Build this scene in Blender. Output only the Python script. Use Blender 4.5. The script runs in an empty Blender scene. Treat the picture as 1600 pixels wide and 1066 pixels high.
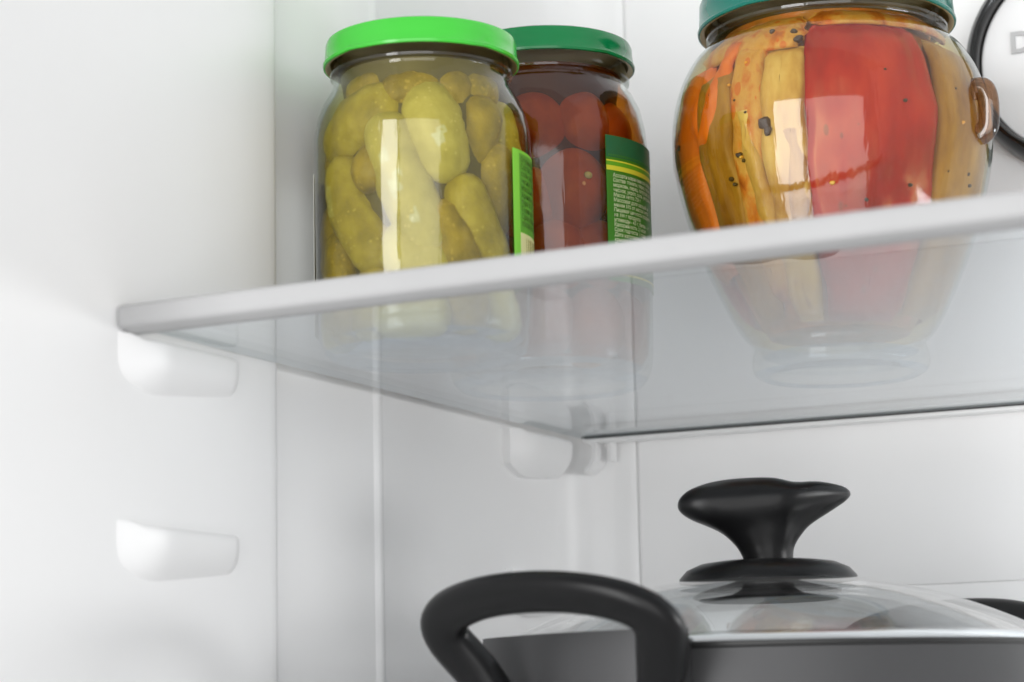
import bpy, bmesh, math, random
from mathutils import Vector, Matrix, noise
random.seed(7)
sc = bpy.context.scene
COL = sc.collection
R = math.radians
PI = math.pi

# ------------------------------------------------------------------ camera
cam_d = bpy.data.cameras.new('camera'); cam = bpy.data.objects.new('camera', cam_d); COL.objects.link(cam)
rgt = Vector((0.90210486, 0.43099667, -0.02118217)); upv = Vector((0.0891784, -0.13817858, 0.98638425)); fwd = Vector((-0.42220141, 0.89171102, 0.16308716))
M = Matrix((rgt, upv, -fwd)).transposed().to_4x4(); M.translation = Vector((0.49368, -1.12205, -0.15006))
cam.matrix_world = M
cam_d.sensor_width = 36; cam_d.lens = 81.86; cam_d.clip_start = 0.02; cam_d.clip_end = 50
cam_d.dof.use_dof = True; cam_d.dof.focus_distance = 1.04; cam_d.dof.aperture_fstop = 9.5
sc.camera = cam

# ------------------------------------------------------------------ light
world = bpy.data.worlds.new('World'); sc.world = world; world.use_nodes = True
bg = world.node_tree.nodes['Background']; bg.inputs[0].default_value = (1, 1, 1, 1); bg.inputs[1].default_value = 0.66
def area(name, loc, target, sx, sy, watts):
    l = bpy.data.lights.new(name, 'AREA'); l.shape = 'RECTANGLE'; l.size = sx; l.size_y = sy; l.energy = watts
    o = bpy.data.objects.new(name, l); COL.objects.link(o); o.location = loc
    o.rotation_euler = (Vector(target) - Vector(loc)).to_track_quat('-Z', 'Y').to_euler()
    return o
area('key_softbox', (-0.68, -4.12, -0.30), (0.15, -0.2, -0.05), 1.5, 3.5, 118.0)
area('fill_softbox', (1.65, -3.90, -0.30), (0.15, -0.2, -0.05), 3.1, 3.5, 70.0)
area('added_lower_fill', (0.612, -0.115, -0.052), (0.0, -0.14, -0.052), 0.18, 0.07, 0.62)  # added unseen light, brightens the walls below the shelf
sc.view_settings.view_transform = 'Standard'; sc.view_settings.look = 'None'
sc.view_settings.exposure = 0.05; sc.view_settings.gamma = 1.0; sc.view_settings.use_curve_mapping = False
cy = sc.cycles
cy.max_bounces = 14; cy.diffuse_bounces = 5; cy.glossy_bounces = 6; cy.transmission_bounces = 8; cy.transparent_max_bounces = 40
cy.use_denoising = True; cy.caustics_reflective = False; cy.caustics_refractive = False
cy.sample_clamp_indirect = 6

# ------------------------------------------------------------------ materials
def new_mat(name):
    m = bpy.data.materials.new(name); m.use_nodes = True
    return m, m.node_tree.nodes, m.node_tree.links
def plain(name, col, rough=0.4, metal=0.0, bump=0.0, bscale=300, spec=0.5, var=0.0, vscale=20):
    m, N, L = new_mat(name); b = N['Principled BSDF']
    b.inputs['Base Color'].default_value = (*col, 1); b.inputs['Roughness'].default_value = rough
    b.inputs['Metallic'].default_value = metal; b.inputs['Specular IOR Level'].default_value = spec
    tc = N.new('ShaderNodeTexCoord')
    if var:
        n = N.new('ShaderNodeTexNoise'); n.inputs['Scale'].default_value = vscale; n.inputs['Detail'].default_value = 5
        L.new(tc.outputs['Object'], n.inputs['Vector'])
        r = N.new('ShaderNodeValToRGB'); r.color_ramp.elements[0].position = .3; r.color_ramp.elements[1].position = .7
        r.color_ramp.elements[0].color = (*[c * (1 - var) for c in col], 1); r.color_ramp.elements[1].color = (*[min(1, c * (1 + var)) for c in col], 1)
        L.new(n.outputs['Fac'], r.inputs['Fac']); L.new(r.outputs['Color'], b.inputs['Base Color'])
    if bump:
        n = N.new('ShaderNodeTexNoise'); n.inputs['Scale'].default_value = bscale; n.inputs['Detail'].default_value = 4
        L.new(tc.outputs['Object'], n.inputs['Vector'])
        bp = N.new('ShaderNodeBump'); bp.inputs['Strength'].default_value = bump; bp.inputs['Distance'].default_value = 0.0005
        L.new(n.outputs['Fac'], bp.inputs['Height']); L.new(bp.outputs['Normal'], b.inputs['Normal'])
    return m
def glass(name, tint, edge, r0=0.04, rough=0.0, wavy=0.0, wscale=60, gain=1.0, milk=None):
    """clear pane: straight-through transmission + mirror share by Fresnel"""
    m, N, L = new_mat(name); N.remove(N['Principled BSDF']); out = N['Material Output']
    lw = N.new('ShaderNodeLayerWeight'); lw.inputs['Blend'].default_value = 0.5
    p5 = N.new('ShaderNodeMath'); p5.operation = 'POWER'; p5.inputs[1].default_value = 5
    L.new(lw.outputs['Facing'], p5.inputs[0])
    ma = N.new('ShaderNodeMath'); ma.operation = 'MULTIPLY_ADD'; ma.inputs[1].default_value = (1 - r0) * gain; ma.inputs[2].default_value = r0; ma.use_clamp = True
    L.new(p5.outputs[0], ma.inputs[0])
    p3 = N.new('ShaderNodeMath'); p3.operation = 'POWER'; p3.inputs[1].default_value = 3; L.new(lw.outputs['Facing'], p3.inputs[0])
    mc = N.new('ShaderNodeMix'); mc.data_type = 'RGBA'; mc.inputs['A'].default_value = (*tint, 1); mc.inputs['B'].default_value = (*edge, 1)
    L.new(p3.outputs[0], mc.inputs['Factor'])
    tr = N.new('ShaderNodeBsdfTransparent'); L.new(mc.outputs['Result'], tr.inputs['Color'])
    gl = N.new('ShaderNodeBsdfGlossy'); gl.inputs['Roughness'].default_value = rough; gl.inputs['Color'].default_value = (1, 1, 1, 1)
    if wavy:
        tc = N.new('ShaderNodeTexCoord'); mp = N.new('ShaderNodeMapping'); mp.inputs['Scale'].default_value = (1, 1, 0.12)
        n = N.new('ShaderNodeTexNoise'); n.inputs['Scale'].default_value = wscale; n.inputs['Detail'].default_value = 3
        L.new(tc.outputs['Object'], mp.inputs['Vector']); L.new(mp.outputs['Vector'], n.inputs['Vector'])
        bp = N.new('ShaderNodeBump'); bp.inputs['Strength'].default_value = wavy; bp.inputs['Distance'].default_value = 0.001
        L.new(n.outputs['Fac'], bp.inputs['Height']); L.new(bp.outputs['Normal'], gl.inputs['Normal'])
    mx = N.new('ShaderNodeMixShader'); L.new(ma.outputs[0], mx.inputs['Fac']); L.new(tr.outputs[0], mx.inputs[1]); L.new(gl.outputs[0], mx.inputs[2])
    res = mx.outputs[0]
    if milk:
        df = N.new('ShaderNodeBsdfDiffuse'); df.inputs['Color'].default_value = (*milk[0], 1)
        m2 = N.new('ShaderNodeMixShader'); m2.inputs['Fac'].default_value = milk[1]
        L.new(res, m2.inputs[1]); L.new(df.outputs[0], m2.inputs[2]); res = m2.outputs[0]
    L.new(res, out.inputs['Surface'])
    return m
def tinted(name, col, body, fac):
    """murky liquid surface: clear tint + a share of scattered body colour"""
    m, N, L = new_mat(name); N.remove(N['Principled BSDF']); out = N['Material Output']
    tr = N.new('ShaderNodeBsdfTransparent'); tr.inputs['Color'].default_value = (*col, 1)
    df = N.new('ShaderNodeBsdfDiffuse'); df.inputs['Color'].default_value = (*body, 1)
    mx = N.new('ShaderNodeMixShader'); mx.inputs['Fac'].default_value = fac
    L.new(tr.outputs[0], mx.inputs[1]); L.new(df.outputs[0], mx.inputs[2]); L.new(mx.outputs[0], out.inputs['Surface'])
    return m
def veg(name, stops, scale=60, spot=None, spot_scale=350, spot_amt=0.28, rough=0.45, stretch=(1, 1, 1), bump=0.4, bscale=500, dist=0.0006, sss=0.0):
    m, N, L = new_mat(name); b = N['Principled BSDF']; b.inputs['Roughness'].default_value = rough
    tc = N.new('ShaderNodeTexCoord'); mp = N.new('ShaderNodeMapping'); mp.inputs['Scale'].default_value = stretch
    oi = N.new('ShaderNodeObjectInfo'); ad = N.new('ShaderNodeVectorMath'); ad.operation = 'ADD'
    L.new(tc.outputs['Object'], ad.inputs[0]); L.new(oi.outputs['Random'], ad.inputs[1]); L.new(ad.outputs[0], mp.inputs['Vector'])
    n = N.new('ShaderNodeTexNoise'); n.inputs['Scale'].default_value = scale; n.inputs['Detail'].default_value = 6; n.inputs['Roughness'].default_value = .6
    L.new(mp.outputs['Vector'], n.inputs['Vector'])
    r = N.new('ShaderNodeValToRGB'); cr = r.color_ramp
    while len(cr.elements) < len(stops): cr.elements.new(0.5)
    for e, (ps, c) in zip(cr.elements, stops): e.position = ps; e.color = (*c, 1)
    L.new(n.outputs['Fac'], r.inputs['Fac']); col = r.outputs['Color']
    v = N.new('ShaderNodeTexVoronoi'); v.inputs['Scale'].default_value = spot_scale; L.new(mp.outputs['Vector'], v.inputs['Vector'])
    if spot:
        lt = N.new('ShaderNodeMath'); lt.operation = 'LESS_THAN'; lt.inputs[1].default_value = spot_amt; L.new(v.outputs['Distance'], lt.inputs[0])
        n2 = N.new('ShaderNodeTexNoise'); n2.inputs['Scale'].default_value = spot_scale * .18; L.new(mp.outputs['Vector'], n2.inputs['Vector'])
        gt = N.new('ShaderNodeMath'); gt.operation = 'GREATER_THAN'; gt.inputs[1].default_value = .52; L.new(n2.outputs['Fac'], gt.inputs[0])
        mu = N.new('ShaderNodeMath'); mu.operation = 'MULTIPLY'; L.new(lt.outputs[0], mu.inputs[0]); L.new(gt.outputs[0], mu.inputs[1])
        m2 = N.new('ShaderNodeMath'); m2.operation = 'MULTIPLY'; m2.inputs[1].default_value = .75; L.new(mu.outputs[0], m2.inputs[0])
        mc = N.new('ShaderNodeMix'); mc.data_type = 'RGBA'; L.new(m2.outputs[0], mc.inputs['Factor']); L.new(col, mc.inputs['A']); mc.inputs['B'].default_value = (*spot, 1)
        col = mc.outputs['Result']
    L.new(col, b.inputs['Base Color'])
    nb = N.new('ShaderNodeTexNoise'); nb.inputs['Scale'].default_value = bscale; nb.inputs['Detail'].default_value = 3; L.new(mp.outputs['Vector'], nb.inputs['Vector'])
    bp = N.new('ShaderNodeBump'); bp.inputs['Strength'].default_value = bump; bp.inputs['Distance'].default_value = dist
    L.new(nb.outputs['Fac'], bp.inputs['Height']); L.new(bp.outputs['Normal'], b.inputs['Normal'])
    if sss:
        b.inputs['Subsurface Weight'].default_value = sss; b.inputs['Subsurface Radius'].default_value = (.004, .003, .001); b.inputs['Subsurface Scale'].default_value = 1
    return m

MT = {}
MT['liner'] = plain('liner_plastic', (.88, .88, .88), .38, bump=.03, bscale=900, var=.012, vscale=9)
MT['trim'] = plain('trim_plastic', (.39, .39, .393), .5, bump=.05, bscale=700, spec=.25, var=.03, vscale=30)
MT['rail'] = plain('rail_plastic', (.84, .84, .84), .28)
MT['gap_shade'] = plain('gap_shade_black', (.05, .05, .05), .6)  # near-black, shade of the gap behind the shelf put into colour
MT['scuff'] = plain('scuff_mark', (.42, .42, .42), .6)
MT['shelf_glass'] = glass('shelf_glass', (.945, .968, .985), (.93, .958, .978), r0=.045)
MT['glass_edge'] = plain('glass_edge', (.60, .64, .65), .2)
MT['jar_glass'] = glass('jar_glass', (.975, .985, .98), (.46, .52, .48), r0=.055, rough=.06, wavy=.25, wscale=150)
MT['ear_glass'] = glass('ear_glass', (.62, .42, .26), (.12, .06, .03), r0=.07)  # brown tint paints in the contents' colours refracted by the clear ears
MT['jar_inner'] = glass('jar_inner', (.985, .99, .985), (.75, .8, .8), r0=.0, gain=.10)
MT['jar_base'] = glass('jar_base', (.62, .77, .88), (.50, .64, .74), r0=.16, milk=((.38, .50, .60), .22))
MT['lid_light'] = plain('lid_light_green', (.052, .50, .042), .20, var=.03, spec=.5)
MT['lid_dark'] = plain('lid_dark_green', (.002, .180, .050), .20, var=.03, spec=.45)
MT['lid_teal'] = plain('lid_teal', (.003, .140, .105), .20, var=.03, spec=.45)
MT['lid_in'] = plain('lid_inside', (.42, .33, .14), .3, metal=.5)
MT['label_lime'] = plain('label_lime', (.20, .60, .05), .4, var=.06)
MT['label_panel'] = plain('label_panel', (.085, .33, .03), .4, var=.1, vscale=60)
MT['label_ink'] = plain('label_ink', (.03, .14, .015), .4)
MT['label_cream'] = plain('label_cream', (.66, .66, .32), .45)
MT['label_bar'] = plain('label_bars', (.30, .28, .08), .45)
MT['label_green'] = plain('label_green', (.035, .20, .012), .38, var=.12, vscale=40)
MT['label_deep'] = plain('label_deep_green', (.004, .12, .045), .38, var=.1, vscale=60)
MT['label_yellow'] = plain('label_yellow', (.62, .62, .04), .4)
MT['label_mid'] = plain('label_mid_green', (.10, .34, .012), .4)
MT['label_text'] = plain('label_text', (.62, .70, .45), .45)
MT['label_white'] = plain('label_paper_back', (.75, .76, .70), .5)
MT['brine'] = tinted('brine', (.96, .905, .60), (.30, .25, .04), .04)
MT['brine_core'] = plain('cloudy_brine', (.085, .070, .012), .5, var=.25, vscale=60)
MT['brine_neck'] = tinted('brine_neck', (.6, .50, .20), (.16, .11, .02), .55)
MT['sauce'] = tinted('tomato_brine', (.78, .43, .12), (.10, .018, .002), .06)
MT['sauce_core'] = plain('cloudy_tomato_brine', (.030, .006, .002), .5, var=.3, vscale=50)
MT['marinade'] = tinted('oily_marinade', (.96, .83, .52), (.4, .2, .03), .012)
MT['marinade_core'] = veg('cloudy_marinade', [(.3, (.20, .09, .015)), (.5, (.42, .17, .03)), (.7, (.55, .14, .02))], 90)
MT['pickle'] = veg('pickle_skin', [(.28, (.20, .165, .011)), (.48, (.32, .265, .024)), (.70, (.43, .37, .055))], 85, spot=(.48, .41, .09), spot_scale=420, spot_amt=.25, bump=.55, bscale=260, dist=.0012)
MT['pickle_dark'] = veg('pickle_skin_dark', [(.28, (.14, .105, .006)), (.5, (.26, .195, .013)), (.70, (.37, .28, .024))], 95, spot=(.42, .32, .06), spot_scale=420, spot_amt=.25, bump=.6, bscale=260, dist=.0012)
MT['pickle_pale'] = veg('pickle_skin_pale', [(.28, (.33, .30, .07)), (.5, (.44, .405, .12)), (.70, (.52, .485, .19))], 70, spot=(.6, .54, .25), spot_scale=420, spot_amt=.2, bump=.4, bscale=260, dist=.0012)
MT['tomato'] = veg('tomato_skin', [(.3, (.25, .065, .002)), (.55, (.42, .150, .004)), (.75, (.52, .22, .008))], 45, rough=.3, bump=.1)
MT['stem_scar'] = plain('stem_scar', (.28, .20, .03), .6, var=.3, vscale=400)
MT['red_pepper'] = veg('red_pepper_skin', [(.30, (.22, .004, .006)), (.5, (.36, .008, .011)), (.68, (.47, .032, .024))], 45, spot=(.18, .015, .008), spot_scale=130, spot_amt=.14, rough=.28, stretch=(1, 1, .45), bump=.35, bscale=90, dist=.002)
MT['eggplant'] = veg('fried_eggplant', [(.2, (.16, .065, .008)), (.5, (.34, .18, .025)), (.75, (.52, .33, .08))], 55, spot=(.05, .02, .004), spot_scale=210, spot_amt=.16, stretch=(1, 1, .35), bump=.5, bscale=180, dist=.0015)
MT['eggplant_pale'] = veg('pale_squash', [(.30, (.36, .20, .05)), (.5, (.54, .39, .16)), (.7, (.66, .56, .32))], 70, spot=(.34, .16, .02), spot_scale=160, spot_amt=.15, stretch=(1, 1, .4), bump=.5, bscale=150, dist=.0015)
MT['spiced'] = veg('spiced_squash', [(.30, (.26, .05, .006)), (.42, (.52, .19, .03)), (.52, (.56, .36, .13)), (.62, (.50, .27, .07)), (.72, (.62, .15, .012))], 95, spot=(.55, .13, .01), spot_scale=150, spot_amt=.26, stretch=(1, 1, .6), bump=.6, bscale=200, dist=.0015)
MT['brown'] = veg('brown_squash', [(.30, (.17, .080, .008)), (.5, (.31, .17, .020)), (.7, (.44, .27, .05))], 60, spot=(.5, .2, .02), spot_scale=140, spot_amt=.14, stretch=(1, 1, .5), bump=.4, bscale=120, dist=.0015)
MT['carrot'] = veg('carrot', [(.25, (.55, .12, .01)), (.6, (.72, .20, .015)), (.85, (.75, .30, .03))], 60, stretch=(1, 1, .3), bump=.3)
MT['peppercorn'] = plain('peppercorn', (.06, .032, .016), .5, bump=.6, bscale=2500)
MT['seed'] = plain('seed', (.75, .42, .06), .4)
MT['bakelite'] = plain('black_bakelite', (.006, .006, .0064), .30, bump=.04, bscale=1500, spec=.22)
MT['pot'] = plain('dark_enamel', (.055, .055, .057), .40, metal=.35, bump=.12, bscale=1800)
MT['pot_inside'] = plain('pot_inside', (.78, .78, .77), .35)
MT['pot_rim'] = plain('pot_rim_black', (.008, .008, .008), .4)
MT['steel'] = plain('brushed_steel', (.78, .78, .78), .16, metal=1.0, bump=.05, bscale=600)
MT['lid_glass'] = glass('lid_glass', (.985, .988, .988), (.96, .965, .965), r0=.13)
MT['ring'] = plain('black_gloss_ring', (.008, .008, .008), .18)
MT['disc'] = plain('fan_cover_plastic', (.80, .80, .80), .3)
MT['letter'] = plain('grey_letter', (.45, .45, .45), .35, bump=.1, bscale=2000)

# ------------------------------------------------------------------ helpers
def mesh_obj(name, bm, mat, parent=None, smooth=True, loc=None):
    me = bpy.data.meshes.new(name)
    bmesh.ops.recalc_face_normals(bm, faces=bm.faces[:])
    bm.to_mesh(me); bm.free()
    mats = mat if isinstance(mat, (list, tuple)) else [mat]
    for m in mats: me.materials.append(MT[m])
    if smooth:
        for f in me.polygons: f.use_smooth = True
        me.set_sharp_from_angle(angle=R(38))
    o = bpy.data.objects.new(name, me); COL.objects.link(o)
    if parent: o.parent = parent
    if loc: o.location = loc
    return o
def thing(name, label, cat, loc=(0, 0, 0), rz=0, group=None):
    o = bpy.data.objects.new(name, None); COL.objects.link(o); o.location = loc; o.rotation_euler = (0, 0, rz)
    o.empty_display_size = .01
    return tag(o, label, cat, group)
def tag(o, label, cat, group=None):
    o['label'] = label; o['category'] = cat
    if group: o['group'] = group
    return o
def struct(o): o['kind'] = 'structure'; return o
def lathe_bm(prof, seg=96, a0=0, a1=2 * PI, bm=None, mi=None):
    bm = bm or bmesh.new(); full = abs(a1 - a0 - 2 * PI) < 1e-6
    n = seg if full else seg + 1; rings = []
    for r, z in prof:
        if r < 1e-7: rings.append([bm.verts.new((0, 0, z))]); continue
        rings.append([bm.verts.new((r * math.sin(a0 + (a1 - a0) * i / seg), -r * math.cos(a0 + (a1 - a0) * i / seg), z)) for i in range(n)])
    for k in range(len(rings) - 1):
        A, B = rings[k], rings[k + 1]
        for i in range(seg):
            j = (i + 1) % n
            if len(A) == 1 and len(B) == 1: continue
            if len(A) == 1: f = bm.faces.new((A[0], B[i], B[j]))
            elif len(B) == 1: f = bm.faces.new((A[i], B[0], A[j]))
            else: f = bm.faces.new((A[i], B[i], B[j], A[j]))
            if mi: f.material_index = mi[k]
    return bm
def catmull(pts, n):
    out = []; m = len(pts)
    for i in range(m - 1):
        p0 = pts[max(i - 1, 0)]; p1 = pts[i]; p2 = pts[i + 1]; p3 = pts[min(i + 2, m - 1)]
        for k in range(n):
            t = k / n
            out.append(tuple(.5 * ((2 * b) + (-a + c) * t + (2 * a - 5 * b + 4 * c - d) * t * t + (-a + 3 * b - 3 * c + d) * t ** 3) for a, b, c, d in zip(p0, p1, p2, p3)))
    out.append(tuple(pts[-1])); return out
def sweep_bm(path, secs, n=20, up=Vector((0, 0, 1)), cap=True, bm=None, power=2.0):
    """secs: (half width across, half height) per path point"""
    bm = bm or bmesh.new(); P = [Vector(p) for p in path]; rings = []
    for i, p in enumerate(P):
        t = (P[min(i + 1, len(P) - 1)] - P[max(i - 1, 0)]).normalized()
        s = t.cross(up);  s = s.normalized() if s.length > 1e-5 else Vector((1, 0, 0)); u = s.cross(t).normalized()
        w, h = secs[i]; ring = []
        for k in range(n):
            a = 2 * PI * k / n; ca, sa = math.cos(a), math.sin(a)
            x = math.copysign(abs(ca) ** (2 / power), ca) * w; y = math.copysign(abs(sa) ** (2 / power), sa) * h
            ring.append(bm.verts.new(p + s * x + u * y))
        rings.append(ring)
    for A, B in zip(rings, rings[1:]):
        for k in range(n): bm.faces.new((A[k], A[(k + 1) % n], B[(k + 1) % n], B[k]))
    if cap:
        bm.faces.new(rings[0]); bm.faces.new(rings[-1][::-1])
    return bm
def box_bm(x0, x1, y0, y1, z0, z1, bev=0, seg=3):
    bm = bmesh.new(); bmesh.ops.create_cube(bm, size=1)
    for v in bm.verts: v.co = Vector(((x0 + x1) / 2 + v.co.x * (x1 - x0), (y0 + y1) / 2 + v.co.y * (y1 - y0), (z0 + z1) / 2 + v.co.z * (z1 - z0)))
    if bev: bmesh.ops.bevel(bm, geom=bm.edges[:], offset=bev, segments=seg, profile=.5, affect='EDGES')
    return bm
def extrude_profile_bm(prof, place, closed=True, n=2):
    """prof: 2-D points; place(p, k) -> 3-D for k in 0..n-1"""
    bm = bmesh.new(); rows = [[bm.verts.new(place(q, k)) for q in prof] for k in range(n)]
    m = len(prof)
    for A, B in zip(rows, rows[1:]):
        for i in range(m if closed else m - 1): bm.faces.new((A[i], A[(i + 1) % m], B[(i + 1) % m], B[i]))
    if closed: bm.faces.new(rows[0][::-1]); bm.faces.new(rows[-1])
    return bm
def round_rect(w, h, r, n=5, cx=0, cy=0):
    out = []
    for (sx, sy, a0) in ((1, 1, 0), (-1, 1, 90), (-1, -1, 180), (1, -1, 270)):
        for i in range(n + 1):
            a = R(a0 + 90 * i / n); out.append((cx + sx * (w / 2 - r) + r * math.cos(a), cy + sy * (h / 2 - r) + r * math.sin(a)))
    return out

# ------------------------------------------------------------------ fridge liner (setting)
ZT, ZB = 0.46, -0.34
FLOOR = -0.262
# left wall: plan profile (x, y) swept vertically: flared front panel, step, sunk strip, bead, inner panel, rounded corner
wp = [(-.019, -.575), (-.0145, -.525), (-.0048, -.400), (-.0012, -.335), (.0, -.3125), (.0, -.3085), (-.0004, -.3060), (-.0022, -.3038), (-.0085, -.3026), (-.0105, -.3012),
      (-.0110, -.2965), (-.0118, -.2955), (-.0118, -.2945), (-.0112, -.2935), (-.0112, -.2055), (-.0108, -.2040), (-.0098, -.2026), (-.0095, -.2005), (-.0098, -.1984), (-.0106, -.1970), (-.0108, -.1955), (-.0108, -.012)]
for i in range(1, 12):
    a = R(90 * i / 12); wp.append((-.0108 + .030 * (1 - math.cos(a)), -.012 + .026 * math.sin(a)))
wp += [(.0214, .0140), (.0262, .0140), (.0268, .0143), (.0272, .0160), (.0278, .0160), (.0282, .0143), (.0290, .0140)]
bm = bmesh.new()
rows = [[bm.verts.new((x, y, z)) for x, y in wp] for z in (ZB, ZT)]
for i in range(len(wp) - 1): bm.faces.new((rows[0][i], rows[0][i + 1], rows[1][i + 1], rows[1][i]))
side = struct(mesh_obj('side_wall', bm, 'liner'))
# back wall from the corner groove to the far side, with a horizontal groove low down
gz = -.0855
prof = [(.0140, ZT), (.0140, gz + .0012), (.0144, gz + .0006), (.0165, gz + .0004), (.0165, gz - .0004), (.0144, gz - .0006), (.0140, gz - .0012), (.0140, ZB)]
bm = bmesh.new(); rows = [[bm.verts.new((x, y, z)) for y, z in prof] for x in (.0290, .62)]
for i in range(len(prof) - 1): bm.faces.new((rows[0][i], rows[0][i + 1], rows[1][i + 1], rows[1][i]))
back = struct(mesh_obj('back_wall', bm, 'liner'))
struct(mesh_obj('far_side_wall', box_bm(.62, .64, -.50, .03, ZB, ZT), 'liner', smooth=False))
struct(mesh_obj('compartment_ceiling', box_bm(-.05, .64, -.40, .03, ZT, ZT + .02), 'liner', smooth=False))
struct(mesh_obj('compartment_floor', box_bm(-.05, .62, -.42, .03, FLOOR - .02, FLOOR), 'liner', smooth=False))

def support_bm():
    """shelf support moulded into the side wall: local x out of the wall, y along depth, z down from the top"""
    bm = bmesh.new(); L_ = .079; NY = 26; rows = []
    for i in range(NY + 1):
        t = i / NY; y = L_ * t
        e0 = min(1, (t / .34)) ; e1 = min(1, (1 - t) / .11)
        k = math.sin(e0 * PI / 2) * math.sqrt(max(0, 1 - (1 - e1) ** 2))
        depth = .0092 * max(k, .02); bot = -.0245 + .0035 * t ** 2 - .0 * t + (1 - k) * .006
        top = -.0006 - .0018 * min(1, max(0, (t - .10) / .06)) * (1 if t < .9 else 1)
        top -= (1 - math.sqrt(max(0, 1 - (1 - e1) ** 2))) * .006
        row = []
        for q in range(17):
            a = q / 16
            # section: flat top, rounded nose, sloped underside
            if a < .25: x = depth * (a / .25) * .86; z = top
            elif a < .5:
                b = (a - .25) / .25 * PI / 2; x = depth * (.86 + .14 * math.sin(b)); z = top - .0025 * (1 - math.cos(b))
            else:
                b = (a - .5) / .5; x = depth * (1 - b ** 2.2); z = top - .0025 + (bot - top + .0025) * b ** .8
            row.append(bm.verts.new((x - .0065, y, z)))
        row = [bm.verts.new((-.024, y, row[0].co.z))] + row + [bm.verts.new((-.024, y, row[-1].co.z))]
        rows.append(row)
    for A, B in zip(rows, rows[1:]):
        for q in range(18): bm.faces.new((A[q], A[q + 1], B[q + 1], B[q]))
    bm.faces.new(rows[0]); bm.faces.new(rows[-1][::-1])
    return bm
sup = mesh_obj('shelf_support', support_bm(), 'liner', side, loc=(.0, -.4125, -.001))
for (x, y, z) in ((.0, -.0710, -.001), (.0, -.4125, -.0715), (.0, -.0710, -.0715)):
    o = sup.copy(); COL.objects.link(o); o.parent = side; o.location = (x, y, z)
    if y > -.2: o.scale = (1, .80, 1)
# small scuffs and ticks on the sunk strip
for (y, z, h, w) in ((-.2955, -.050, .016, .0010), (-.2925, -.0475, .003, .0016), (-.2900, -.086, .006, .0008), (-.2900, -.112, .006, .0008), (-.2895, .107, .004, .0008), (-.2895, .086, .004, .0008)):
    bm = box_bm(-.0126, -.0109, y - w / 2, y + w / 2, z - h / 2, z + h / 2, .0003, 2); mesh_obj('scuff', bm, 'scuff', side)

# ------------------------------------------------------------------ glass shelf
SX1 = .600; YF = -.4175
shelf = thing('glass_shelf', 'clear glass refrigerator shelf with white front trim under the three jars', 'shelf', (.3, -.2, 0))
def sh(name, bm, mat): 
    o = mesh_obj(name, bm, mat, shelf); o.location = (-.3, .2, 0); return o
SKEW = lambda x: .006 - .0476 * x
bm = box_bm(.0015, SX1, -.412, -.0005, -.0008, .0022)
for v in bm.verts:
    if v.co.y < -.2: v.co.y += SKEW(v.co.x)
for f in bm.faces:
    c = f.normal
    f.material_index = 0 if abs(c.z) > .5 else 1
bm.normal_update()
for f in bm.faces: f.material_index = 0 if abs(f.normal.z) > .5 else 1
sh('glass', bm, ['shelf_glass', 'glass_edge'])
# front trim: rounded nose section swept in x
tp = [(-.0135, .0030), (-.0135, .0066), (-.0110, .0077), (-.0030, .0081), (-.0009, .0079), (-.0002, .0072), (.0, .0060), (.0, .0018), (-.0003, .0005), (-.0012, -.0004), (-.0045, -.0010), (-.0056, -.0013), (-.0066, -.0017), (-.0120, -.0017), (-.0128, -.0014), (-.0128, -.0010), (-.0070, -.0009), (-.0070, .0024), (-.0128, .0026)]
tp = [(YF - q[0] - .001 if False else YF - .0012 - q[0], q[1]) for q in tp]
xs = [-.0052, -.0048, -.0040, SX1]; sc_ = [.86, .95, 1, 1]
cyv = sum(q[0] for q in tp) / len(tp); czv = sum(q[1] for q in tp) / len(tp)
bm = extrude_profile_bm(tp, lambda q, k: (xs[k], SKEW(xs[k]) + cyv + (q[0] - cyv) * sc_[k], czv + (q[1] - czv) * sc_[k]), True, 4)
sh('front_trim', bm, 'trim')
# rear rail with a rounded bead, a dark strip painting the unlit gap between it and the glass, and the hooked end
rp = round_rect(.0075, .0024, .0010, 4, -.0010, -.0030)
bm = extrude_profile_bm(rp, lambda q, k: ((.0045, .0060, SX1)[k], q[0] + (0, 0, 0)[k], q[1] + (.0006, 0, 0)[k]), True, 3)
rail = sh('rear_rail', bm, 'rail')
sh('gap_shade', box_bm(.0035, SX1, -.0034, .0020, -.0017, -.0009), 'gap_shade')
hp = [(.0075, -.0036), (.0098, -.0042), (.0110, -.0060), (.0112, -.0095), (.0106, -.0130), (.0086, -.0162), (.0050, -.0190)]
cen = catmull(hp, 6)
left, right = [], []
for i, q in enumerate(cen):
    a = Vector(cen[max(i - 1, 0)]); b = Vector(cen[min(i + 1, len(cen) - 1)]); t = (b - a).normalized(); nrm = Vector((-t.y, t.x)); w = .0011
    left.append(Vector(q) + nrm * w); right.append(Vector(q) - nrm * w)
hk = [tuple(v) for v in left] + [tuple(v) for v in reversed(right)]
bm = extrude_profile_bm(hk, lambda q, k: (q[0], (-.0055, -.0052, .0085, .0088)[k], q[1]), True, 4)
bmesh.ops.bevel(bm, geom=[e for e in bm.edges if e.is_boundary is False and e.calc_face_angle(0) > .9], offset=.0003, segments=2, affect='EDGES')
hook = sh('hook', bm, 'rail')
hook.parent = rail; hook.location = (0, 0, 0)
bm = extrude_profile_bm(round_rect(.0016, .0105, .0007, 4, .0172, -.0085), lambda q, k: (q[0], (.0010, .0090)[k], q[1]), True, 2)
fin = sh('fin', bm, 'rail'); fin.parent = rail; fin.location = (0, 0, 0)

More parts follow.
